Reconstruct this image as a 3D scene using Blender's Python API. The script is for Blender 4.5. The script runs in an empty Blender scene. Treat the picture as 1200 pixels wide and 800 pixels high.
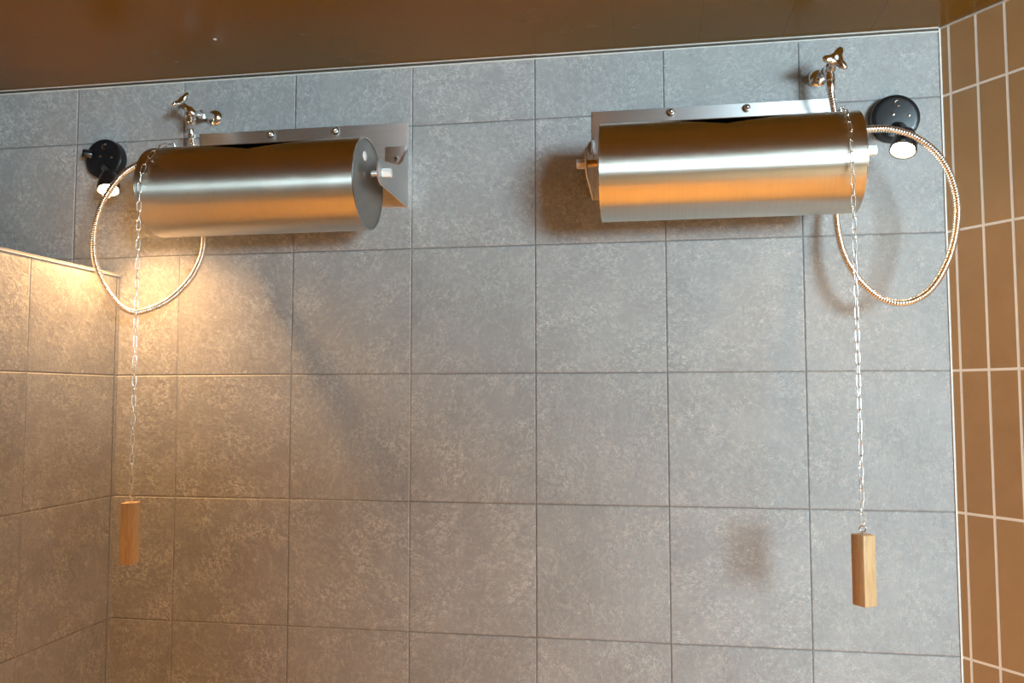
import bpy, bmesh, math, random
from mathutils import Vector, Matrix, Quaternion
random.seed(7)
C = bpy.context.scene.collection
PI = math.pi
ZO = 2.2                      # height of the uppermost full tile joint above the floor
CEIL = ZO + 0.1545
XC = 1.80                     # corner of the back wall and the angled wall
SL = 0.749                    # the angled wall runs away from the corner by this much per metre
XP = -0.1638                  # face of the half-height partition
PTOP = ZO - 0.3456

# ------------------------------------------------------------------ helpers
def V(x, y, z): return Vector((x, y, z + ZO))          # z is measured from the uppermost joint

def link(o, parent=None):
    C.objects.link(o)
    if parent is not None: o.parent = parent
    return o

def obj(name, bm, mat, parent=None, smooth=True, angle=35):
    me = bpy.data.meshes.new(name)
    bmesh.ops.recalc_face_normals(bm, faces=bm.faces)
    bm.to_mesh(me); bm.free()
    me.materials.append(mat)
    if smooth:
        for p in me.polygons: p.use_smooth = True
        me.set_sharp_from_angle(angle=math.radians(angle))
    o = bpy.data.objects.new(name, me)
    if parent is not None:       # meshes are made in world places; the Empty carries the thing's place
        me.transform(Matrix.Translation(-parent.location))
    return link(o, parent)

def thing(name, label, cat, loc, group=None):
    o = bpy.data.objects.new(name, None); C.objects.link(o)
    o.empty_display_size = .05
    o.location = loc; o['label'] = label; o['category'] = cat
    if group: o['group'] = group
    return o

def struct(name, bm, mat, parent=None, smooth=False):
    o = obj(name, bm, mat, parent, smooth)
    if parent is None: o['kind'] = 'structure'
    return o

def box(bm, lo, hi, bev=0.0, M=None, seg=2):
    lo = Vector(lo); hi = Vector(hi)
    r = bmesh.ops.create_cube(bm, size=1.0)
    vs = r['verts']
    for v in vs:
        v.co = Vector([lo[i] + (v.co[i] + .5) * (hi[i] - lo[i]) for i in range(3)])
    if bev > 0:
        es = list({e for v in vs for e in v.link_edges})
        rr = bmesh.ops.bevel(bm, geom=es, offset=bev, segments=seg, affect='EDGES', profile=.5)
        vs = list({v for f in rr['faces'] for v in f.verts} | {v for v in vs if v.is_valid})
    if M is not None: bmesh.ops.transform(bm, matrix=M, verts=vs)
    return vs

def frame_of(d):
    d = Vector(d).normalized()
    a = Vector((0, 0, 1)) if abs(d.z) < .9 else Vector((1, 0, 0))
    u = d.cross(a).normalized(); w = d.cross(u).normalized()
    return u, w, d

def lathe(bm, p0, d, prof, n=32, up=None):
    """prof: list of (along, radius) around the axis from p0 in direction d; closed with caps at radius 0"""
    u, w, d = frame_of(d); p0 = Vector(p0)
    rings = []
    for (h, r) in prof:
        c = p0 + d * h
        if r < 1e-6: rings.append([bm.verts.new(c)])
        else: rings.append([bm.verts.new(c + u * (r * math.cos(2*PI*k/n)) + w * (r * math.sin(2*PI*k/n))) for k in range(n)])
    for a, b in zip(rings, rings[1:]):
        if len(a) == 1 and len(b) == 1: continue
        for k in range(n):
            k2 = (k + 1) % n
            if len(a) == 1: bm.faces.new((a[0], b[k], b[k2]))
            elif len(b) == 1: bm.faces.new((a[k], a[k2], b[0]))
            else: bm.faces.new((a[k], a[k2], b[k2], b[k]))

def sweep(bm, pts, rad, n=12, caps=True):
    """tube along pts; rad is a number or a function of the index"""
    pts = [Vector(p) for p in pts]
    t0 = (pts[1] - pts[0]).normalized()
    u, w, _ = frame_of(t0)
    rings = []; prev = t0
    for i, p in enumerate(pts):
        t = (pts[min(i+1, len(pts)-1)] - pts[max(i-1, 0)]).normalized()
        q = prev.rotation_difference(t); u = q @ u; u = (u - t * u.dot(t)).normalized(); w = t.cross(u); prev = t
        r = rad(i) if callable(rad) else rad
        rings.append([bm.verts.new(p + u*(r*math.cos(2*PI*k/n)) + w*(r*math.sin(2*PI*k/n))) for k in range(n)])
    for a, b in zip(rings, rings[1:]):
        for k in range(n): bm.faces.new((a[k], a[(k+1) % n], b[(k+1) % n], b[k]))
    if caps: bm.faces.new(rings[0][::-1]); bm.faces.new(rings[-1])

def spline(ctrl, step):
    """Catmull-Rom through ctrl, resampled at an even step"""
    c = [Vector(p) for p in ctrl]
    c = [c[0] * 2 - c[1]] + c + [c[-1] * 2 - c[-2]]
    fine = []
    for i in range(1, len(c) - 2):
        p0, p1, p2, p3 = c[i-1], c[i], c[i+1], c[i+2]
        for k in range(60):
            t = k / 60
            fine.append(.5 * ((2*p1) + (p2-p0)*t + (2*p0-5*p1+4*p2-p3)*t*t + (3*p1-p0-3*p2+p3)*t*t*t))
    fine.append(c[-2])
    out = [fine[0]]; acc = 0; 
    for a, b in zip(fine, fine[1:]):
        L = (b - a).length
        while acc + L >= step:
            s = (step - acc) / L; a = a.lerp(b, s); L = (b - a).length; out.append(a.copy()); acc = 0
        acc += L
    return out

def prism(bm, poly, axis_from, axis_to):
    """poly: list of Vectors; extruded by the vector axis_to-axis_from"""
    d = Vector(axis_to) - Vector(axis_from)
    a = [bm.verts.new(p) for p in poly]; b = [bm.verts.new(p + d) for p in poly]
    bm.faces.new(a); bm.faces.new(b[::-1])
    n = len(a)
    for k in range(n): bm.faces.new((a[k], b[k], b[(k+1) % n], a[(k+1) % n]))

# ------------------------------------------------------------------ node helper
class NT:
    def __init__(s, name):
        s.m = bpy.data.materials.new(name); s.m.use_nodes = True
        s.t = s.m.node_tree; s.t.nodes.clear()
        s.out = s.n('ShaderNodeOutputMaterial'); s.b = s.n('ShaderNodeBsdfPrincipled')
        s.l(s.b.outputs[0], s.out.inputs[0])
    def n(s, typ, **kw):
        x = s.t.nodes.new(typ)
        for k, v in kw.items(): setattr(x, k, v)
        return x
    def l(s, a, b): s.t.links.new(a, b)
    def put(s, sock, v):
        if hasattr(v, 'is_output') or isinstance(v, bpy.types.NodeSocket): s.l(v, sock)
        else: sock.default_value = v
    def math(s, op, a, b=0.0, c=0.0, clamp=False):
        x = s.n('ShaderNodeMath', operation=op, use_clamp=clamp)
        s.put(x.inputs[0], a); s.put(x.inputs[1], b); s.put(x.inputs[2], c)
        return x.outputs[0]
    def mix(s, f, a, b, mode='MIX'):
        x = s.n('ShaderNodeMix', data_type='RGBA', blend_type=mode)
        s.put(x.inputs[0], f); s.put(x.inputs[6], a); s.put(x.inputs[7], b)
        return x.outputs[2]
    def noise(s, vec, scale, detail=4, rough=.55, dist=0.0):
        x = s.n('ShaderNodeTexNoise'); s.put(x.inputs['Vector'], vec)
        x.inputs['Scale'].default_value = scale; x.inputs['Detail'].default_value = detail
        x.inputs['Roughness'].default_value = rough; x.inputs['Distortion'].default_value = dist
        return x.outputs[0]
    def ramp(s, f, lo, hi, a=0.0, b=1.0):
        x = s.n('ShaderNodeMapRange'); x.clamp = True
        s.put(x.inputs[0], f); x.inputs[1].default_value = lo; x.inputs[2].default_value = hi
        s.put(x.inputs[3], a); s.put(x.inputs[4], b)
        return x.outputs[0]
    def bump(s, h, strength, dist):
        x = s.n('ShaderNodeBump'); x.inputs['Strength'].default_value = strength
        x.inputs['Distance'].default_value = dist; s.l(h, x.inputs['Height'])
        s.l(x.outputs[0], s.b.inputs['Normal']); return x
    def set(s, **kw):
        for k, v in kw.items(): s.put(s.b.inputs[k.replace('_', ' ')], v)
        return s.m

def col(r, g, b): return (r, g, b, 1.0)

def tiles(nt, tw, th, gw):
    """from the UV map in metres: (cell vector, grout mask, distance to the joint)"""
    uv = nt.n('ShaderNodeUVMap', uv_map='UVMap').outputs[0]
    sp = nt.n('ShaderNodeSeparateXYZ'); nt.l(uv, sp.inputs[0])
    ux = nt.math('DIVIDE', sp.outputs[0], tw); uy = nt.math('DIVIDE', sp.outputs[1], th)
    ix = nt.math('FLOOR', ux); iy = nt.math('FLOOR', uy)
    def edge(f, i, t):
        fr = nt.math('SUBTRACT', f, i)
        return nt.math('MULTIPLY', nt.math('MINIMUM', fr, nt.math('SUBTRACT', 1.0, fr)), t)
    dx = edge(ux, ix, tw); dy = edge(uy, iy, th)
    d = nt.math('MINIMUM', dx, dy)
    cell = nt.n('ShaderNodeCombineXYZ'); nt.l(ix, cell.inputs[0]); nt.l(iy, cell.inputs[1])
    wn = nt.n('ShaderNodeTexWhiteNoise', noise_dimensions='3D'); nt.l(cell.outputs[0], wn.inputs[0])
    # each tile gets its own piece of the stone
    off = nt.n('ShaderNodeVectorMath', operation='MULTIPLY_ADD')
    nt.l(wn.outputs[1], off.inputs[0]); off.inputs[1].default_value = (37, 53, 29); nt.l(uv, off.inputs[2])
    mask = nt.ramp(d, gw * .5 - .0004, gw * .5 + .0004, 1.0, 0.0)
    return uv, off.outputs[0], wn.outputs[0], wn.outputs[1], d, mask, (ix, iy, ux, uy, dx, dy)

# ------------------------------------------------------------------ materials
def mat_slate():
    nt = NT('slate_tile')
    uv, vec, rnd, rcol, d, mask, (ix, iy, ux, uy, dx, dy) = tiles(nt, .3, .3, .0015)
    # the cleft runs in another direction on every tile
    rot = nt.n('ShaderNodeVectorRotate', rotation_type='Z_AXIS'); nt.l(vec, rot.inputs[0])
    nt.l(nt.math('MULTIPLY', rnd, 2.6), rot.inputs['Angle'])
    mp = nt.n('ShaderNodeMapping'); nt.l(rot.outputs[0], mp.inputs[0]); mp.inputs['Scale'].default_value = (1, 1.7, 1)
    st = mp.outputs[0]
    big = nt.noise(vec, 6, 4, .6, .4)
    cleft = nt.noise(st, 22, 9, .74, .5)
    mott = nt.noise(vec, 95, 6, .72, .3)
    fine = nt.noise(vec, 330, 4, .7, .2)
    v1 = nt.noise(st, 46, 7, .74, 1.1); v2 = nt.noise(st, 12, 8, .74, .8)
    r1 = nt.ramp(nt.math('ABSOLUTE', nt.math('SUBTRACT', v1, .5)), 0.0, .030, 1.0, 0.0)
    r2 = nt.ramp(nt.math('ABSOLUTE', nt.math('SUBTRACT', v2, .5)), 0.0, .012, 1.0, 0.0)
    patch = nt.ramp(nt.noise(vec, 11, 5, .65, .5), .44, .62, .05, 1)
    flecks = nt.math('MULTIPLY', nt.math('MULTIPLY', r1, patch), nt.ramp(mott, .42, .54, .0, 1))
    veins = nt.math('MULTIPLY', r2, nt.ramp(mott, .35, .6, .1, .8))
    fv = nt.math('MAXIMUM', flecks, nt.math('MULTIPLY', veins, .6))
    base = nt.mix(nt.ramp(big, .3, .7), col(.230, .229, .225), col(.312, .308, .301))
    base = nt.mix(nt.ramp(mott, .32, .68, 0, .42), base, col(.43, .42, .41))
    base = nt.mix(nt.ramp(fine, .30, .50, .28, 0), base, col(.15, .155, .15))
    base = nt.mix(nt.math('MULTIPLY', fv, 1.1, 0.0, True), base, col(.80, .79, .76))
    base = nt.mix(nt.ramp(rnd, 0, 1, 0, .22), base, col(.22, .23, .23))
    # bed joints are dark; some upright joints were filled paler than the others
    pale = nt.math('ADD', nt.ramp(ux, .49, .51, 1, 0), nt.ramp(nt.math('ABSOLUTE', nt.math('SUBTRACT', ux, 2.0)), .49, .51, 1, 0), clamp=True)
    pale = nt.math('MULTIPLY', pale, nt.math('LESS_THAN', dx, dy))
    gcol = nt.mix(pale, col(.125, .125, .122), col(.37, .365, .35))
    base = nt.mix(nt.math('MULTIPLY', mask, .9), base, gcol)
    h = nt.math('ADD', nt.math('MULTIPLY', cleft, .55), nt.math('MULTIPLY', mott, .16))
    h = nt.math('ADD', h, nt.math('MULTIPLY', fv, .10))
    h = nt.math('MULTIPLY', h, nt.ramp(d, .0006, .003))
    h = nt.math('SUBTRACT', h, nt.math('MULTIPLY', mask, .08))
    nt.bump(h, .8, .007)
    return nt.set(Base_Color=base, Roughness=nt.ramp(mott, .3, .7, .48, .70))

def mat_brown_tile():
    nt = NT('brown_tile')
    uv, vec, rnd, rcol, d, mask, _ = tiles(nt, .0617, .3, .0056)
    base = nt.mix(nt.ramp(rnd, 0, 1), col(.41, .245, .110), col(.36, .21, .092))
    n1 = nt.noise(vec, 14, 4, .6, .3)
    base = nt.mix(nt.ramp(n1, .3, .7, 0, .5), base, col(.47, .29, .14))
    base = nt.mix(mask, base, col(.86, .80, .70))
    h = nt.math('SUBTRACT', nt.math('MULTIPLY', nt.noise(vec, 30, 4), .05), nt.math('MULTIPLY', mask, .5))
    nt.bump(h, .5, .003)
    return nt.set(Base_Color=base, Roughness=nt.math('ADD', nt.math('MULTIPLY', mask, .4), .38))

def mat_ceiling():
    nt = NT('ceiling_panel')
    uv = nt.n('ShaderNodeUVMap', uv_map='UVMap').outputs[0]
    sp = nt.n('ShaderNodeSeparateXYZ'); nt.l(uv, sp.inputs[0])
    ux = nt.math('DIVIDE', nt.math('SUBTRACT', sp.outputs[0], .906), .1865)
    ix = nt.math('FLOOR', ux); fr = nt.math('SUBTRACT', ux, ix)
    d = nt.math('MULTIPLY', nt.math('MINIMUM', fr, nt.math('SUBTRACT', 1.0, fr)), .1865)
    seam = nt.math('MULTIPLY', nt.ramp(d, .0003, .0011, 1.0, 0.0), nt.ramp(sp.outputs[0], .8, 1.66, .25, 1.0))
    seam = nt.math('MULTIPLY', seam, nt.math('GREATER_THAN', sp.outputs[0], .85))
    wn = nt.n('ShaderNodeTexWhiteNoise', noise_dimensions='1D'); nt.l(ix, wn.inputs['W'])
    n = nt.noise(uv, 90, 4, .7); nb = nt.noise(uv, 3, 3)
    base = nt.mix(wn.outputs[0], col(.170, .086, .010), col(.163, .082, .009))
    base = nt.mix(nt.ramp(n, .35, .65, 0, .4), base, col(.19, .110, .016))
    base = nt.mix(nt.math('MULTIPLY', seam, .55), base, col(.03, .015, .006))
    nt.bump(nt.math('SUBTRACT', nt.math('MULTIPLY', n, .03), seam), .25, .001)
    return nt.set(Base_Color=base, Roughness=nt.ramp(nb, .3, .7, .20, .28), Specular_IOR_Level=.16)

def mat_plain(name, c, rough=.5, metal=0.0, nscale=0, namp=.1, bumpd=0.0, **kw):
    nt = NT(name)
    tc = nt.n('ShaderNodeTexCoord').outputs['Object']
    n = nt.noise(tc, nscale or 60, 4)
    c2 = tuple(min(1, x * (1 - namp)) for x in c[:3]) + (1,)
    base = nt.mix(nt.ramp(n, .3, .7), c, c2)
    if bumpd: nt.bump(n, .3, bumpd)
    return nt.set(Base_Color=base, Roughness=rough, Metallic=metal, **kw)

def mat_brushed(name, c, r0, aniso, scale=(900, 3, 3), rotv=0.0, uvtan=True, bstr=.02):
    nt = NT(name)
    uv = nt.n('ShaderNodeUVMap', uv_map='UVMap').outputs[0]
    mp = nt.n('ShaderNodeMapping'); nt.l(uv, mp.inputs[0]); mp.inputs['Scale'].default_value = scale
    n = nt.noise(mp.outputs[0], 1.0, 3, .6)
    n2 = nt.noise(uv, 9, 3, .6)
    base = nt.mix(nt.ramp(n, .3, .7), c, tuple(x * .90 for x in c[:3]) + (1,))
    rg = nt.math('ADD', nt.ramp(n, .25, .75, r0 - .03, r0 + .04), nt.ramp(n2, .3, .7, -.02, .03))
    if uvtan:
        tg = nt.n('ShaderNodeTangent', direction_type='UV_MAP', uv_map='UVMap')
        nt.l(tg.outputs[0], nt.b.inputs['Tangent'])
    nt.bump(n, bstr, .001)
    return nt.set(Base_Color=base, Roughness=rg, Metallic=1.0, Anisotropic=aniso, Anisotropic_Rotation=rotv)

def mat_wood():
    nt = NT('oiled_wood')
    tc = nt.n('ShaderNodeTexCoord').outputs['Object']
    mp = nt.n('ShaderNodeMapping'); nt.l(tc, mp.inputs[0]); mp.inputs['Scale'].default_value = (1, 1, .09)
    g = nt.noise(mp.outputs[0], 170, 5, .65, 1.2); f = nt.noise(mp.outputs[0], 600, 3, .6)
    b = nt.noise(mp.outputs[0], 60, 3, .5, .8)
    c = nt.mix(nt.ramp(g, .35, .65), col(.60, .41, .215), col(.47, .29, .135))
    c = nt.mix(nt.ramp(b, .55, .7, 0, .55), c, col(.38, .20, .085))
    c = nt.mix(nt.ramp(f, .3, .7, 0, .2), c, col(.70, .50, .28))
    nt.bump(g, .25, .0006)
    return nt.set(Base_Color=c, Roughness=.5)

def mat_emit(name, c, st):
    nt = NT(name)
    return nt.set(Base_Color=c, Emission_Color=c, Emission_Strength=st, Roughness=.3)

M_slate = mat_slate(); M_brown = mat_brown_tile(); M_ceil = mat_ceiling()
M_plaster = mat_plain('warm_plaster', col(.42, .31, .21), .8, 0, 20, .12, .002)
M_floor = mat_plain('floor_tile', col(.80, .60, .32), .5, 0, 12, .15, .001)
M_grout = mat_plain('pale_grout', col(.62, .60, .56), .7, 0, 80, .15)
M_gap = mat_plain('dark_gap', col(.06, .045, .03), .7)
M_drum = mat_brushed('brushed_drum_steel', col(.72, .68, .60), .33, .95, (3, 700, 3), .25)
M_cap = mat_brushed('satin_end_steel', col(.42, .41, .39), .45, .0, (60, 60, 60), 0, False)
M_plate = mat_brushed('satin_bracket_steel', col(.84, .84, .84), .62, .8, (3, 700, 3), .25)
M_chrome = mat_plain('polished_chrome', col(.86, .84, .82), .09, 1.0, 40, .03)
M_bolt = mat_plain('bolt_steel', col(.62, .60, .57), .18, 1.0, 60, .08)
M_hose = mat_plain('hose_steel', col(.88, .85, .81), .2, 1.0, 60, .06)
M_link = mat_plain('chain_steel', col(.82, .80, .77), .18, 1.0, 60, .06)
M_black = mat_plain('black_lacquer', col(.010, .011, .013), .28, 0, 60, .3)
M_inner_shade = mat_plain('black_inner_shade', col(.004, .004, .004), .9, 0, 60, .3, Specular_IOR_Level=.1)  # black put in for the shade inside the drums
M_nylon = mat_plain('white_nylon', col(.78, .76, .72), .4, 0, 60, .05)
M_brass = mat_plain('brass_sleeve', col(.62, .42, .18), .28, 1.0, 60, .1)
M_wood = mat_wood()
M_glow = mat_emit('lamp_glow', col(1.0, .74, .42), 60)
M_paint = mat_plain('white_frame_paint', col(.8, .8, .78), .5)

# ------------------------------------------------------------------ walls with a UV map in metres
def quad(bm, uvl, co, uvs):
    f = bm.faces.new([bm.verts.new(c) for c in co])
    for lp, uv in zip(f.loops, uvs): lp[uvl].uv = uv
    return f

def raw_struct(name, quads, mat, thick=None):
    bm = bmesh.new(); uvl = bm.loops.layers.uv.new('UVMap')
    for co, uvs in quads: quad(bm, uvl, co, uvs)
    me = bpy.data.meshes.new(name); bm.to_mesh(me); bm.free(); me.materials.append(mat)
    o = bpy.data.objects.new(name, me); C.objects.link(o); o['kind'] = 'structure'
    return o

XL, YF = -1.5, -5.0
XR = XC + SL * (-YF)
def wall_box(name, p, q, z0, z1, mat, u0=0.0, usign=1, nrm_out=(0, 1, 0), t=.08):
    """a slab whose visible face runs from p to q (plan), thickness t along nrm_out; UV: metres along, height from the joint"""
    p = Vector((p[0], p[1], 0)); q = Vector((q[0], q[1], 0)); L = (q - p).length
    n = Vector(nrm_out).normalized() * t
    a0, b0 = p + Vector((0, 0, z0)), q + Vector((0, 0, z0)); a1, b1 = p + Vector((0, 0, z1)), q + Vector((0, 0, z1))
    ua, ub = u0, u0 + usign * L; va, vb = z0 - ZO, z1 - ZO
    W = t
    qs = [((a0, b0, b1, a1), ((ua, va), (ub, va), (ub, vb), (ua, vb))),
          ((b0 + n, a0 + n, a1 + n, b1 + n), ((ub, va), (ua, va), (ua, vb), (ub, vb))),
          ((a1, b1, b1 + n, a1 + n), ((ua, .05), (ub, .05), (ub, .05 + W), (ua, .05 + W))),
          ((a0, a0 + n, b0 + n, b0), ((ua, .05), (ua, .05 + W), (ub, .05 + W), (ub, .05))),
          ((b0, b0 + n, b1 + n, b1), ((.05, va), (.05 + W, va), (.05 + W, vb), (.05, vb))),
          ((a0 + n, a0, a1, a1 + n), ((.05 + W, va), (.05, va), (.05, vb), (.05 + W, vb)))]
    return raw_struct(name, qs, mat)

wall_box('wall_back', (XL, 0), (XC, 0), 0, CEIL, M_slate, XL)
nr = Vector((1, SL, 0)).normalized()
wall_box('wall_right', (XC, 0), (XR, YF), 0, CEIL, M_brown, .0617 - .0206, 1, nr)
wall_box('wall_left', (XL, YF), (XL, 0), 0, CEIL, M_slate, 0, 1, (-1, 0, 0))
# half-height partition beside the left shower
PY = -1.25; PT = .11
wall_box('wall_partition', (XP, PY), (XP, 0), 0, PTOP, M_slate, PY + .0130 + .3, 1, (-1, 0, 0), PT)
bm = bmesh.new(); box(bm, (XP - .006, PY, PTOP - .0005), (XP + .0012, 0, PTOP + .0022)); box(bm, (XP - .0012, PY, PTOP - .004), (XP + .0012, 0, PTOP + .001))
struct('trim_1', bm, M_grout)                     # edge bead along the partition top
# ceiling
raw_struct('ceiling', [(((XL-.1, YF-.1, CEIL), (XL-.1, .1, CEIL), (XR+.1, .1, CEIL), (XR+.1, YF-.1, CEIL)), ((XL-.1, YF-.1), (XL-.1, .1), (XR+.1, .1), (XR+.1, YF-.1)))], M_ceil)
raw_struct('floor', [(((XL-.1, YF-.1, 0), (XR+.1, YF-.1, 0), (XR+.1, .1, 0), (XL-.1, .1, 0)), ((0, 0), (1, 0), (1, 1), (0, 1)))], M_floor)
# grout bead at the head of the tiled walls, with a shadow gap above it
bm = bmesh.new(); box(bm, (XL, -.0025, CEIL - .0105), (XC, 0, CEIL - .0075)); struct('trim_2', bm, M_grout)
bm = bmesh.new(); box(bm, (XL, -.0012, CEIL - .0076), (XC, 0, CEIL - .0004)); struct('trim_3', bm, M_gap)
bm = bmesh.new(); box(bm, (.906, -.0052, CEIL - .0024), (XC - .004, -.0012, CEIL - .0002)); box(bm, (XL, -.0062, CEIL - .0018), (.906, -.0022, CEIL - .0002))
struct('trim_reflection', bm, M_grout)  # pale strip modelled in place of the bead's reflection in the ceiling
# bead down the corner and along the top of the angled wall
bm = bmesh.new()
box(bm, (XC - .003, -.0026, 0), (XC + .0006, 0, CEIL - .001))
struct('trim_5', bm, M_grout)
bm = bmesh.new()
dirr = Vector((SL, -1, 0)).normalized()
prism(bm, [Vector((XC, 0, CEIL - .0045)), Vector((XC, 0, CEIL - .0005)), Vector((XC, 0, CEIL - .0005)) - nr * .002, Vector((XC, 0, CEIL - .0045)) - nr * .002], (0, 0, 0), dirr * 3)
struct('trim_6', bm, M_grout)

wall_box('wall_light_blocker', (XL, -2.4), (2.4, -2.4), 0, 1.76, M_slate, XL, 1, (0, -1, 0), .11)   # unseen half-height wall added to keep window light off the lower left
# front wall behind the viewer, with the daylight window
WX0, WX1, WZ0, WZ1 = 3.35, 5.05, 1.22, 2.27
bm = bmesh.new()
box(bm, (XL, YF - .12, 0), (WX0, YF, CEIL)); box(bm, (WX1, YF - .12, 0), (XR, YF, CEIL))
box(bm, (WX0, YF - .12, 0), (WX1, YF, WZ0)); box(bm, (WX0, YF - .12, WZ1), (WX1, YF, CEIL))
struct('wall_front', bm, M_plaster)
bm = bmesh.new()
fw = .04
box(bm, (WX0, YF - .09, WZ0), (WX0 + fw, YF - .03, WZ1)); box(bm, (WX1 - fw, YF - .09, WZ0), (WX1, YF - .03, WZ1))
box(bm, (WX0 + fw, YF - .09, WZ0), (WX1 - fw, YF - .03, WZ0 + fw)); box(bm, (WX0 + fw, YF - .09, WZ1 - fw), (WX1 - fw, YF - .03, WZ1))
struct('window_1', bm, M_paint)

# ------------------------------------------------------------------ tipping drum
DY, DZ, DR = -.195, -.1905, .1006        # axis of the drums and radius
PINZ = -.168
def drum(x0, x1, label, plug_right, seam_side):
    t = thing('tipping_shower_bucket', label, 'shower bucket', V((x0 + x1) / 2, DY, DZ - DR), 'steel tipping buckets on the grey tiled wall')
    # shell: an open sheet-steel roll with a shallow V mouth along its top front
    bm = bmesh.new(); uvl = bm.loops.layers.uv.new('UVMap')
    xm = (x0 + x1) / 2; nx = 80; na = 110
    def lip(x):
        k = abs(x - xm) / ((x1 - x0) / 2)
        k = min(1.0, k / .86)
        return math.radians(44 + (74 - 44) * k)
    back = math.radians(78 - 360)
    for surf, rr in ((0, DR), (1, DR - .0016)):
        grid = []
        for i in range(nx + 1):
            x = x0 + (x1 - x0) * i / nx; row = []
            for j in range(na + 1):
                a = lip(x) + (back - lip(x)) * j / na
                row.append((bm.verts.new((x, DY - rr * math.cos(a), ZO + DZ + rr * math.sin(a))), a))
            grid.append(row)
        for i in range(nx):
            for j in range(na):
                q = [grid[i][j], grid[i+1][j], grid[i+1][j+1], grid[i][j+1]]
                if surf: q = q[::-1]
                f = bm.faces.new([p[0] for p in q]); f.smooth = True
                for lp, p in zip(f.loops, q): lp[uvl].uv = (p[1] * DR, p[0].co.x)
        if surf == 0: outer = grid
    bm.verts.ensure_lookup_table()
    for i in range(nx):          # close the two rims of the mouth
        for j in (0, na):
            a, b = outer[i][j][0], outer[i+1][j][0]; c, d = grid[i+1][j][0], grid[i][j][0]
            bm.faces.new((a, d, c, b) if j == 0 else (a, b, c, d))
    for j in range(na):
        for i in (0, nx):
            a, b = outer[i][j][0], outer[i][j+1][0]; c, d = grid[i][j+1][0], grid[i][j][0]
            bm.faces.new((a, b, c, d) if i == 0 else (a, d, c, b))
    me = bpy.data.meshes.new('shell'); bm.to_mesh(me); bm.free(); me.materials.append(M_drum)
    me.set_sharp_from_angle(angle=math.radians(40))
    me.transform(Matrix.Translation(-t.location))
    sh = link(bpy.data.objects.new('shell', me), t)
    sh['label'] = 'brushed steel shell with a shallow V-shaped mouth'
    # black inner skin standing in for the shade inside the steel drum
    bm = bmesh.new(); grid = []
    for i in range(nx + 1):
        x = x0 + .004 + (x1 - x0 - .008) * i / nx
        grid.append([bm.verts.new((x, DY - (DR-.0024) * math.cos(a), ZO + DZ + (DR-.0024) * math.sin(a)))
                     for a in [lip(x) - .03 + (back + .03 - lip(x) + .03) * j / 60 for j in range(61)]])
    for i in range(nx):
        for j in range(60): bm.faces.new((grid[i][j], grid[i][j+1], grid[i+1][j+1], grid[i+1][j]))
    ln = obj('inner_shade', bm, M_inner_shade, t); ln['label'] = 'black skin standing in for the shade inside the bucket'
    # end caps, set a hair inside the rolled shell
    for s, xe in ((-1, x0), (1, x1)):
        bm = bmesh.new()
        lathe(bm, (xe - s * .004, DY, ZO + DZ), (s, 0, 0), [(0, 0), (0, DR - .003), (.0028, DR - .0026), (.0034, DR - .0036), (.0034, 0)], 96)
        uvl = bm.loops.layers.uv.new('UVMap')
        for f in bm.faces:
            for lp in f.loops: lp[uvl].uv = (lp.vert.co.y, lp.vert.co.z)
        cp = obj('end_cap', bm, M_cap, t)
        cp['label'] = 'grey satin steel end disc'
        # rolled bead around the rim
        bm = bmesh.new()
        lathe(bm, (xe - s * .0012, DY, ZO + DZ), (s, 0, 0), [(0, DR - .0026), (.0006, DR + .0003), (.0018, DR + .0003), (.0024, DR - .0012), (.0016, DR - .0030), (0, DR - .0026)], 96)
        rm = obj('rim', bm, M_bolt, t)
    if plug_right:
        bm = bmesh.new()
        lathe(bm, (x1 - .0008, DY - .022, ZO + DZ + .056), (1, 0, 0), [(0, 0), (0, .0105), (.0014, .0105), (.0022, .009), (.0022, 0)], 32)
        pg = obj('plug', bm, M_nylon, cp); pg.matrix_parent_inverse = Matrix(); pg.location = (0, 0, 0)
        pg.data.transform(Matrix.Translation(cp.location * 0)); 
        pg['label'] = 'round white plug in the end disc'
        # pg was made in world space relative to the cap; shift to the thing's frame
        pg.data.transform(Matrix.Translation(-t.location))
    return t

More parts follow.
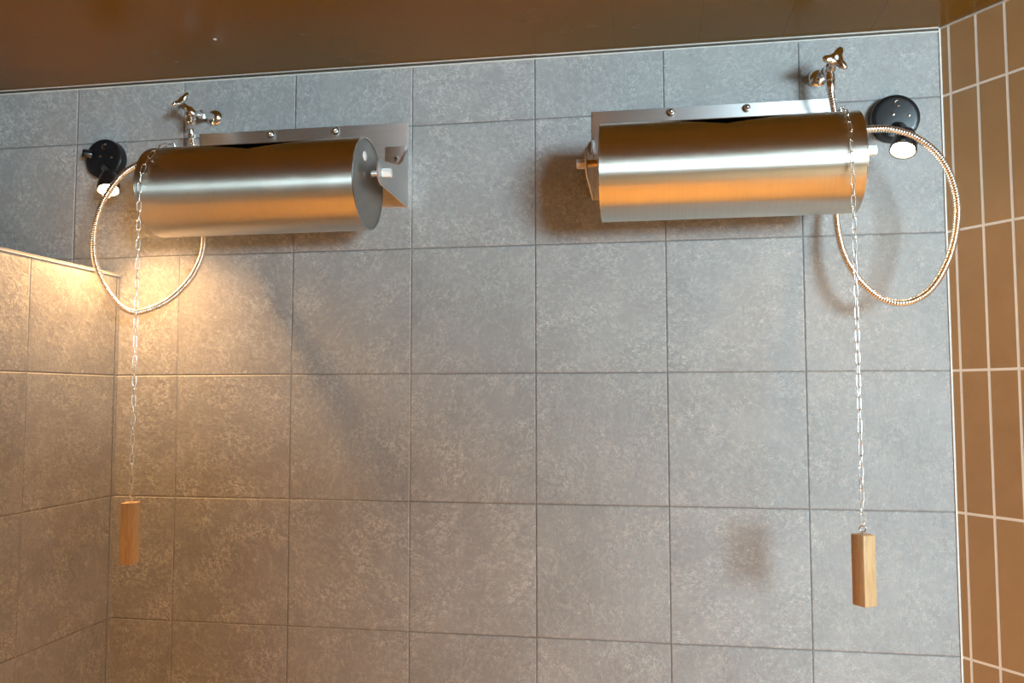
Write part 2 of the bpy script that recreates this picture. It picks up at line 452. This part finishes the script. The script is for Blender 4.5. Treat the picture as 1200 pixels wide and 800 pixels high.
def bracket(px0, px1, label, bx):
    """wall plate with two triangular ears carrying the pivot"""
    t = thing('wall_bracket', label, 'bracket', V((px0 + px1) / 2, 0, -.2), 'steel wall brackets holding the buckets')
    bm = bmesh.new(); box(bm, V(px0, -.0030, -.2), V(px1, -.0002, .0085), .0006)
    uvl = bm.loops.layers.uv.new('UVMap')
    for f in bm.faces:
        for lp in f.loops: lp[uvl].uv = (lp.vert.co.x, lp.vert.co.z)
    obj('wall_plate', bm, M_plate, t)
    for s, xe in ((-1, px0), (1, px1)):
        y0 = -.002
        pts = [(y0, -.058), (-.012, -.064), (-.028, -.082), (-.046, -.103), (-.075, -.117), (-.120, -.126), (-.165, -.134)]
        cy, cz, r = -.198, -.166, .030
        for k in range(9):
            a = math.radians(62 + k * 24.5)          # round nose about the pin
            pts.append((cy - .0 + r * math.cos(a), cz + r * math.sin(a)))
        pts += [(-.150, -.1955), (y0, -.2)]
        poly = [Vector((xe if s < 0 else xe - .0026, y, z + ZO)) for y, z in pts]
        bm = bmesh.new(); prism(bm, poly, (0, 0, 0), (.0026, 0, 0))
        uvl = bm.loops.layers.uv.new('UVMap')
        for f in bm.faces:
            for lp in f.loops: lp[uvl].uv = (lp.vert.co.y, lp.vert.co.z)
        obj('ear', bm, M_plate, t)
        # reinforcing tab with its own screw
        xa, xb = (xe + .004, xe + .056) if s < 0 else (xe - .056, xe - .004)
        bm = bmesh.new(); box(bm, V(xa, -.0062, -.108), V(xb, -.0030, -.050), .0012)
        uvl = bm.loops.layers.uv.new('UVMap')
        for f in bm.faces:
            for lp in f.loops: lp[uvl].uv = (lp.vert.co.x, lp.vert.co.z)
        tb = obj('corner_tab', bm, M_plate, t)
        bm = bmesh.new(); xs = xe - s * .028
        lathe(bm, V(xs, -.0062, -.082), (0, -1, 0), [(0, 0), (0, .0062), (.002, .0062), (.0045, .0045), (.0058, 0)], 20)
        obj('screw', bm, M_bolt, t)
        # pin, sleeve and nylon nut
        off = .011 if (s > 0 and px1 > 1) else 0.0
        xo = xe + s * .018
        dx0 = (xe - s * .0245)
        bm = bmesh.new(); lathe(bm, V(dx0, DY, PINZ), (s, 0, 0), [(0, 0), (0, .0042), (abs(xo - dx0) - .001, .0042), (abs(xo - dx0), .0034), (abs(xo - dx0), 0)], 20)
        obj('pivot_pin', bm, M_chrome, t)
        bm = bmesh.new(); lathe(bm, V(dx0 + s * .001, DY, PINZ), (s, 0, 0), [(0, .0043), (0, .0080), (.019, .0080), (.0205, .0086), (.0205, .0043)], 24)
        obj('sleeve', bm, M_brass if s < 0 else M_chrome, t)['label'] = 'brass-coloured sleeve' if s < 0 else 'bright metal sleeve'
        bm = bmesh.new(); lathe(bm, V(xe + s * .0004, DY, PINZ), (s, 0, 0), [(0, .0043), (0, .0098), (.0018, .0105), (.0185 + off, .0105), (.0195 + off, .0096), (.0195 + off, 0)], 6)
        obj('nut', bm, M_nylon, t, smooth=False)['label'] = 'pale hexagonal nut'
    for x in bx:
        bm = bmesh.new()
        lathe(bm, V(x, -.0030, -.0035), (0, -1, 0), [(0, 0), (0, .0098), (.0016, .0098), (.0020, .0070), (.0080, .0070), (.0100, .0064), (.0128, .0046), (.0142, .0020), (.0145, 0)], 24)
        obj('bolt', bm, M_bolt, t)['label'] = 'domed steel bolt'
    return t

bracket(.046, .5910, 'steel wall plate with ears carrying the left bucket, brownish in shade', (.238, .407))
bracket(1.0345, 1.5790, 'steel wall plate with ears carrying the right bucket, glaring white in daylight', (1.216, 1.385))
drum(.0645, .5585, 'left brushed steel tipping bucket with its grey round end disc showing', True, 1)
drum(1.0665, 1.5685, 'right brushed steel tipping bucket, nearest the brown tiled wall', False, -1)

# ------------------------------------------------------------------ flexible steel hoses
HR = .0079
def hose(ctrl, label, cap_x, s):
    t = thing('shower_hose', label, 'hose', ctrl[0], 'flexible metal hoses feeding the buckets')
    pts = spline(ctrl, .0013)
    bm = bmesh.new()
    sweep(bm, pts, lambda i: HR - (.0017 if i % 4 == 3 else (.0005 if i % 2 == 0 else 0)), 16)
    obj('hose_sleeve', bm, M_hose, t, angle=80)['label'] = 'ribbed steel spiral sleeve'
    for k, (a, b) in enumerate(((pts[0], pts[3]), (pts[-1], pts[-4]))):
        d = (b - a).normalized()
        bm = bmesh.new(); lathe(bm, a, d, [(0, 0), (0, .0092), (.002, .0100), (.016, .0098), (.022, .0086), (.022, .0070)], 24)
        obj('ferrule', bm, M_chrome, t)
    return t

hoseL = [V(.0665, -.080, -.004), V(.0685, -.071, -.034), V(.0720, -.056, -.085), V(.0810, -.050, -.160), V(.0900, -.050, -.240), V(.0930, -.056, -.300),
         V(.087, -.076, -.350), V(.0745, -.098, -.388), V(.0480, -.120, -.425), V(.0120, -.140, -.449), V(-.0320, -.150, -.455), V(-.074, -.160, -.420),
         V(-.1050, -.170, -.358), V(-.116, -.172, -.300), V(-.110, -.172, -.240), V(-.091, -.170, -.187), V(-.054, -.170, -.140), V(-.020, -.170, -.118), V(.012, -.170, -.110), V(.0600, -.170, -.108)]
hoseR = [V(1.5500, -.082, .018), V(1.5520, -.079, -.008), V(1.5600, -.066, -.045), V(1.5640, -.052, -.110), V(1.5640, -.050, -.190), V(1.5610, -.054, -.255), V(1.5620, -.066, -.310),
         V(1.5720, -.082, -.365), V(1.5970, -.104, -.420), V(1.6330, -.126, -.458), V(1.6740, -.142, -.466), V(1.7160, -.152, -.440), V(1.7480, -.162, -.380),
         V(1.7640, -.168, -.300), V(1.7560, -.172, -.232), V(1.7300, -.172, -.176), V(1.6900, -.170, -.138), V(1.6450, -.168, -.119), V(1.6100, -.168, -.116), V(1.5735, -.168, -.118)]
hose(hoseL, 'ribbed metal hose looping out beside the left bucket above the partition', .0645, -1)
hose(hoseR, 'ribbed metal hose looping out in front of the brown tiled wall', 1.5685, 1)

# ------------------------------------------------------------------ chrome stop valves
def valve(wall_xz, body, axis, spin, label):
    wx, wz = wall_xz
    t = thing('stop_valve', label, 'valve', V(wx, 0, wz), 'chrome stop valves above the buckets')
    bm = bmesh.new()
    lathe(bm, V(wx, -.0003, wz), (0, -1, 0), [(0, 0), (0, .0225), (.003, .0225), (.008, .0200), (.013, .0150), (.016, .0105), (.016, 0)], 40)
    obj('escutcheon', bm, M_chrome, t)['label'] = 'domed chrome wall flange'
    B = V(*body); W0 = V(wx, -.012, wz)
    bm = bmesh.new(); sweep(bm, [W0, W0.lerp(B, .35), W0.lerp(B, .7), B], .0082, 20)
    lathe(bm, W0.lerp(B, .42), B - W0, [(0, .008), (0, .0115), (.012, .0115), (.013, .008)], 6)
    obj('supply_stub', bm, M_chrome, t)
    ax = Vector(axis).normalized()
    bm = bmesh.new(); lathe(bm, B - ax * .012, ax, [(0, 0), (0, .0100), (.004, .0125), (.020, .0125), (.024, .0100), (.030, .0080), (.036, .0080), (.036, 0)], 28)
    outl = B + Vector((0, 0, -.030))
    lathe(bm, B, outl - B, [(0, .009), (.014, .009), (.014, .0112), (.026, .0112), (.028, .009), (.030, .0078), (.030, 0)], 28)
    obj('valve_body', bm, M_chrome, t)
    # three-lobed handle
    u, w, d = frame_of(ax)
    if not isinstance(spin, float): sv = Vector(spin); spin = math.atan2(sv.dot(w), sv.dot(u))
    O = B + ax * .026
    bm = bmesh.new(); n = 72; prof = [(0.0, .80), (.002, .95), (.005, 1.0), (.008, .96), (.010, .80), (.0115, .45)]
    rings = []
    for h, sc in prof:
        ring = []
        for k in range(n):
            a = 2 * PI * k / n
            c = math.cos(3 * (a - spin))
            r = .0155 + .0160 * (max(0, (c + 1) / 2)) ** 1.9
            ring.append(bm.verts.new(O + ax * (h + .0035 * ((r - .0155) / .0160)) + (u * math.cos(a) + w * math.sin(a)) * r * sc))
        rings.append(ring)
    for A_, B_ in zip(rings, rings[1:]):
        for k in range(n): bm.faces.new((A_[k], A_[(k+1) % n], B_[(k+1) % n], B_[k]))
    bm.faces.new(rings[0][::-1]); bm.faces.new(rings[-1])
    h = obj('handle', bm, M_chrome, t, angle=50); h['label'] = 'three-lobed chrome tap handle'
    bm = bmesh.new(); lathe(bm, O + ax * .0112, ax, [(0, 0), (0, .0062), (.0016, .0056), (.0022, 0)], 24)
    obj('handle_cap', bm, M_nylon, t)['label'] = 'small pale disc on the handle'
    return t
valve((.087, .048), (.0665, -.080, .036), (-.62, -.36, .62), .3, 'chrome stop valve above the left bucket, handle turned edge-on')
valve((1.541, .056), (1.5500, -.082, .046), (.20, -.88, .25), (-1, 0, -.12), 'chrome stop valve above the right bucket, three-lobed handle facing out')

# ------------------------------------------------------------------ black wall spotlights
def spotlight(cx, cz, head, aim, label, knob, power):
    t = thing('wall_spotlight', label, 'spotlight', V(cx, 0, cz), 'black wall spotlights shining down')
    bm = bmesh.new()
    lathe(bm, V(cx, -.0003, cz), (0, -1, 0), [(0, 0), (0, .0515), (.016, .0515), (.0215, .0500), (.0245, .0455), (.0250, .040), (.0250, 0)], 64)
    obj('base', bm, M_black, t)['label'] = 'round black wall base'
    for dx, dz in ((-.006, .006), (.026, .002)):
        bm = bmesh.new(); lathe(bm, V(cx + dx, -.0250, cz + dz), (0, -1, 0), [(0, 0), (0, .0038), (.0012, .0034), (.0020, .0016), (.0020, 0)], 16)
        obj('screw', bm, M_bolt, t)
    bm = bmesh.new()                                    # open ring moulded above the screws
    pts = [V(cx + .004 + .0065 * math.cos(a), -.0262, cz + .030 + .0065 * math.sin(a)) for a in [math.radians(60 + k * 15) for k in range(17)]]
    sweep(bm, pts, .0012, 8); obj('hook', bm, M_bolt, t)
    H = V(*head); ax = Vector(aim).normalized()
    top = H - ax * .046
    bm = bmesh.new(); st = V(cx, -.020, cz - .018)
    sweep(bm, spline([st, st.lerp(top, .5) + Vector((0, -.006, .004)), top], .004), .0085, 16)
    obj('arm', bm, M_black, t)
    bm = bmesh.new()
    lathe(bm, top - ax * .004, ax, [(0, 0), (0, .013), (.003, .0175), (.010, .0200), (.030, .0245), (.050, .0262), (.0500, .0238), (.044, .0228), (.044, 0)], 40)
    hd = obj('lamp_head', bm, M_black, t)
    bm = bmesh.new(); lathe(bm, top + ax * .0405, ax, [(0, 0), (0, .0215), (.0035, .0205), (.0055, .012), (.0060, 0)], 32)
    ln = obj('lens', bm, M_glow, t); ln['label'] = 'glowing warm lens'
    if knob:
        bm = bmesh.new()
        lathe(bm, V(cx - .030, -.026, cz + .010), (-.75, -.62, .1), [(0, 0), (0, .0105), (.018, .0105), (.022, .0085), (.022, 0)], 24)
        obj('knob', bm, M_black, t)
    L = bpy.data.lights.new('spot_beam', 'SPOT'); L.energy = power; L.color = (1.0, .54, .21)
    L.spot_size = math.radians(132); L.spot_blend = .8; L.shadow_soft_size = .014
    lo = bpy.data.objects.new('spot_beam', L); link(lo, t)
    lo.location = H + ax * .006 - t.location; lo.rotation_euler = ax.to_track_quat('-Z', 'Y').to_euler()
    return t
spotlight(-.207, -.048, (-.120, -.120, -.158), (.24, -.36, -1), 'black round spotlight on the wall left of the left bucket, above the partition', True, 44.0)
spotlight(1.697, -.048, (1.672, -.150, -.158), (-.30, -.45, -1), 'black round spotlight between the right bucket and the brown tiled wall', False, 6.0)

# ------------------------------------------------------------------ pull chains with wooden handles
def link_mesh():
    bm = bmesh.new(); hw, hl, r = .0037, .0112, .00092    # half width and half length of the wire's centre line
    pts = []
    for k in range(10): a = PI * k / 9; pts.append(Vector((hw * math.cos(a), 0, hl - hw + hw * math.sin(a))))
    for k in range(10): a = PI + PI * k / 9; pts.append(Vector((hw * math.cos(a), 0, -(hl - hw) + hw * math.sin(a))))
    n = len(pts); rings = []
    for i, p in enumerate(pts):
        t = (pts[(i+1) % n] - pts[i-1]).normalized(); u = Vector((0, 1, 0)); w = t.cross(u)
        rings.append([bm.verts.new(p + u * (r * math.cos(2*PI*k/8)) + w * (r * math.sin(2*PI*k/8))) for k in range(8)])
    for i in range(n):
        a, b = rings[i], rings[(i+1) % n]
        for k in range(8): bm.faces.new((a[k], a[(k+1) % 8], b[(k+1) % 8], b[k]))
    me = bpy.data.meshes.new('link'); bmesh.ops.recalc_face_normals(bm, faces=bm.faces); bm.to_mesh(me); bm.free()
    me.materials.append(M_link)
    for p in me.polygons: p.use_smooth = True
    return me
LM = link_mesh(); PITCH = .0206
def pull(xt, xh, ztop, h, rotz, label, turn, hw=.0300):
    yh = DY - DR - .0065
    t = thing('pull_chain', label, 'pull chain', V(xh, yh, ztop - h), 'chains with wooden handles')
    path = []
    for k in range(40):
        f = k / 39; a = math.radians(74) * (1 - f)
        rr = DR + .0065
        path.append(V(xt + (xh - xt) * f ** .8, DY - rr * math.cos(a), DZ + rr * math.sin(a)))
    path.append(V(xh, yh, ztop + .017))
    # even steps along the path
    seg = [(a, b, (b - a).length) for a, b in zip(path, path[1:])]; total = sum(s[2] for s in seg)
    n = int(total / PITCH); pit = total / n
    def at(s):
        for a, b, L in seg:
            if s <= L: return a.lerp(b, s / L), (b - a).normalized()
            s -= L
        return seg[-1][1], (seg[-1][1] - seg[-1][0]).normalized()
    rnd = random.Random(int(xt * 1000))
    for k in range(n):
        p, d = at((k + .5) * pit)
        d = (at((k + .95) * pit)[0] - at((k + .05) * pit)[0]).normalized()
        o = bpy.data.objects.new('link', LM)
        z = -d; y = Vector((0, -1, 0)); y = (y - z * y.dot(z))
        if y.length < .2: y = Vector((0, 0, 1)) - z * z.z
        y.normalize(); x = y.cross(z)
        R = Matrix((x, y, z)).transposed()
        tw = (0 if k % 2 else PI / 2) + rnd.uniform(-.14, .14) + turn
        if k < 7: tw = (PI / 4 if k % 2 else -PI / 4)
        o.rotation_euler = (R @ Matrix.Rotation(tw, 3, 'Z')).to_euler()
        o.location = p - t.location; link(o, t)
    # eye screw
    bm = bmesh.new(); c = V(xh, yh, ztop + .0095)
    ring = [c + Vector((.0055 * math.sin(2*PI*k/24), 0, .0055 * math.cos(2*PI*k/24))) for k in range(24)]
    sweep(bm, ring + ring[:1], .0014, 8); lathe(bm, V(xh, yh, ztop + .0045), (0, 0, -1), [(0, 0), (0, .0016), (.016, .0014), (.016, 0)], 10)
    obj('eye_screw', bm, M_link, t)
    # square wooden handle with eased edges
    bm = bmesh.new(); M = Matrix.Translation(V(xh, yh, ztop)) @ Matrix.Rotation(rotz, 4, 'Z')
    box(bm, (-hw/2, -hw/2, -h), (hw/2, hw/2, 0), .0022, M, 3)
    obj('handle', bm, M_wood, t)['label'] = 'square wooden grip'
    # hook plate where the chain is fixed on the bucket's top
    bm = bmesh.new(); a = math.radians(76); c = V(xt, DY - (DR + .0008) * math.cos(a), DZ + (DR + .0008) * math.sin(a))
    lathe(bm, c, (0, -math.cos(a), math.sin(a)), [(0, 0), (0, .0055), (.002, .0055), (.0030, .0030), (.0065, .0026), (.0075, 0)], 16)
    obj('stud', bm, M_link, t)
    return t
pull(.112, .0835, -.874, .1265, math.radians(9), 'steel pull chain with wooden handle hanging from the left bucket', .60)
pull(1.538, 1.5385, -.9035, .127, math.radians(35), 'steel pull chain with wooden handle hanging from the right bucket', .30)

# ------------------------------------------------------------------ little pale disc on the ceiling
bm = bmesh.new()
lathe(bm, (.198, -.209, CEIL - .0001), (0, 0, -1), [(0, 0), (0, .0042), (.0012, .0038), (.0022, .0018), (.0022, 0)], 20)
o = obj('ceiling_disc', bm, M_nylon); o['label'] = 'tiny pale disc on the brown ceiling'; o['category'] = 'screw'

# ------------------------------------------------------------------ light
def area(name, loc, target, sx, sy, e, c):
    L = bpy.data.lights.new(name, 'AREA'); L.shape = 'RECTANGLE'; L.size = sx; L.size_y = sy; L.energy = e; L.color = c
    o = bpy.data.objects.new(name, L); C.objects.link(o); o.location = loc
    o.rotation_euler = (Vector(target) - Vector(loc)).to_track_quat('-Z', 'Z').to_euler(); return o
def spot(name, loc, target, e, c, ang, blend, soft):
    L = bpy.data.lights.new(name, 'SPOT'); L.energy = e; L.color = c; L.spot_size = math.radians(ang); L.spot_blend = blend; L.shadow_soft_size = soft
    o = bpy.data.objects.new(name, L); C.objects.link(o); o.location = loc
    o.rotation_euler = (Vector(target) - Vector(loc)).to_track_quat('-Z', 'Y').to_euler(); return o
area('window_daylight', ((WX0+WX1)/2, YF - .11, (WZ0+WZ1)/2), ((WX0+WX1)/2, 0, (WZ0+WZ1)/2), WX1-WX0, WZ1-WZ0, 600, (.63, .868, 1.0))
for x, y, e in ((.35, -1.4, 190), (1.5, -1.4, 280), (1.0, -3.4, 110), (3.0, -3.2, 160)):
    spot('added_warm_fill', (x, y, CEIL - .03), (x, y, 0), e, (1.0, .445, .09), 74, .6, .03)  # unseen warm fill spots, added to light the floor and walls

w = bpy.data.worlds.new('World'); bpy.context.scene.world = w; w.use_nodes = True
w.node_tree.nodes['Background'].inputs[0].default_value = (.5, .6, .7, 1); w.node_tree.nodes['Background'].inputs[1].default_value = .3

# ------------------------------------------------------------------ camera
yaw, pitch, roll, f = .1627, .0649, -.0014, 976.63
cy, sy, cp, sp, cr, sr = math.cos(yaw), math.sin(yaw), math.cos(pitch), math.sin(pitch), math.cos(roll), math.sin(roll)
fw_ = Vector((-sy*cp, cy*cp, sp)); r_ = Vector((cy, sy, 0)); u_ = r_.cross(fw_)
R_, U_ = r_*cr + u_*sr, u_*cr - r_*sr
cam = bpy.data.cameras.new('camera'); co = bpy.data.objects.new('camera', cam); C.objects.link(co)
cam.sensor_width = 36; cam.lens = 36 * f / 1200; cam.clip_start = .02
co.matrix_world = Matrix.Translation((1.1592, -1.9155, ZO - .6522)) @ Matrix((R_, U_, -fw_)).transposed().to_4x4()
sc = bpy.context.scene; sc.camera = co
sc.view_settings.view_transform = 'Standard'; sc.view_settings.look = 'None'; sc.view_settings.gamma = 1
sc.view_settings.use_curve_mapping = False; sc.view_settings.exposure = 0.07
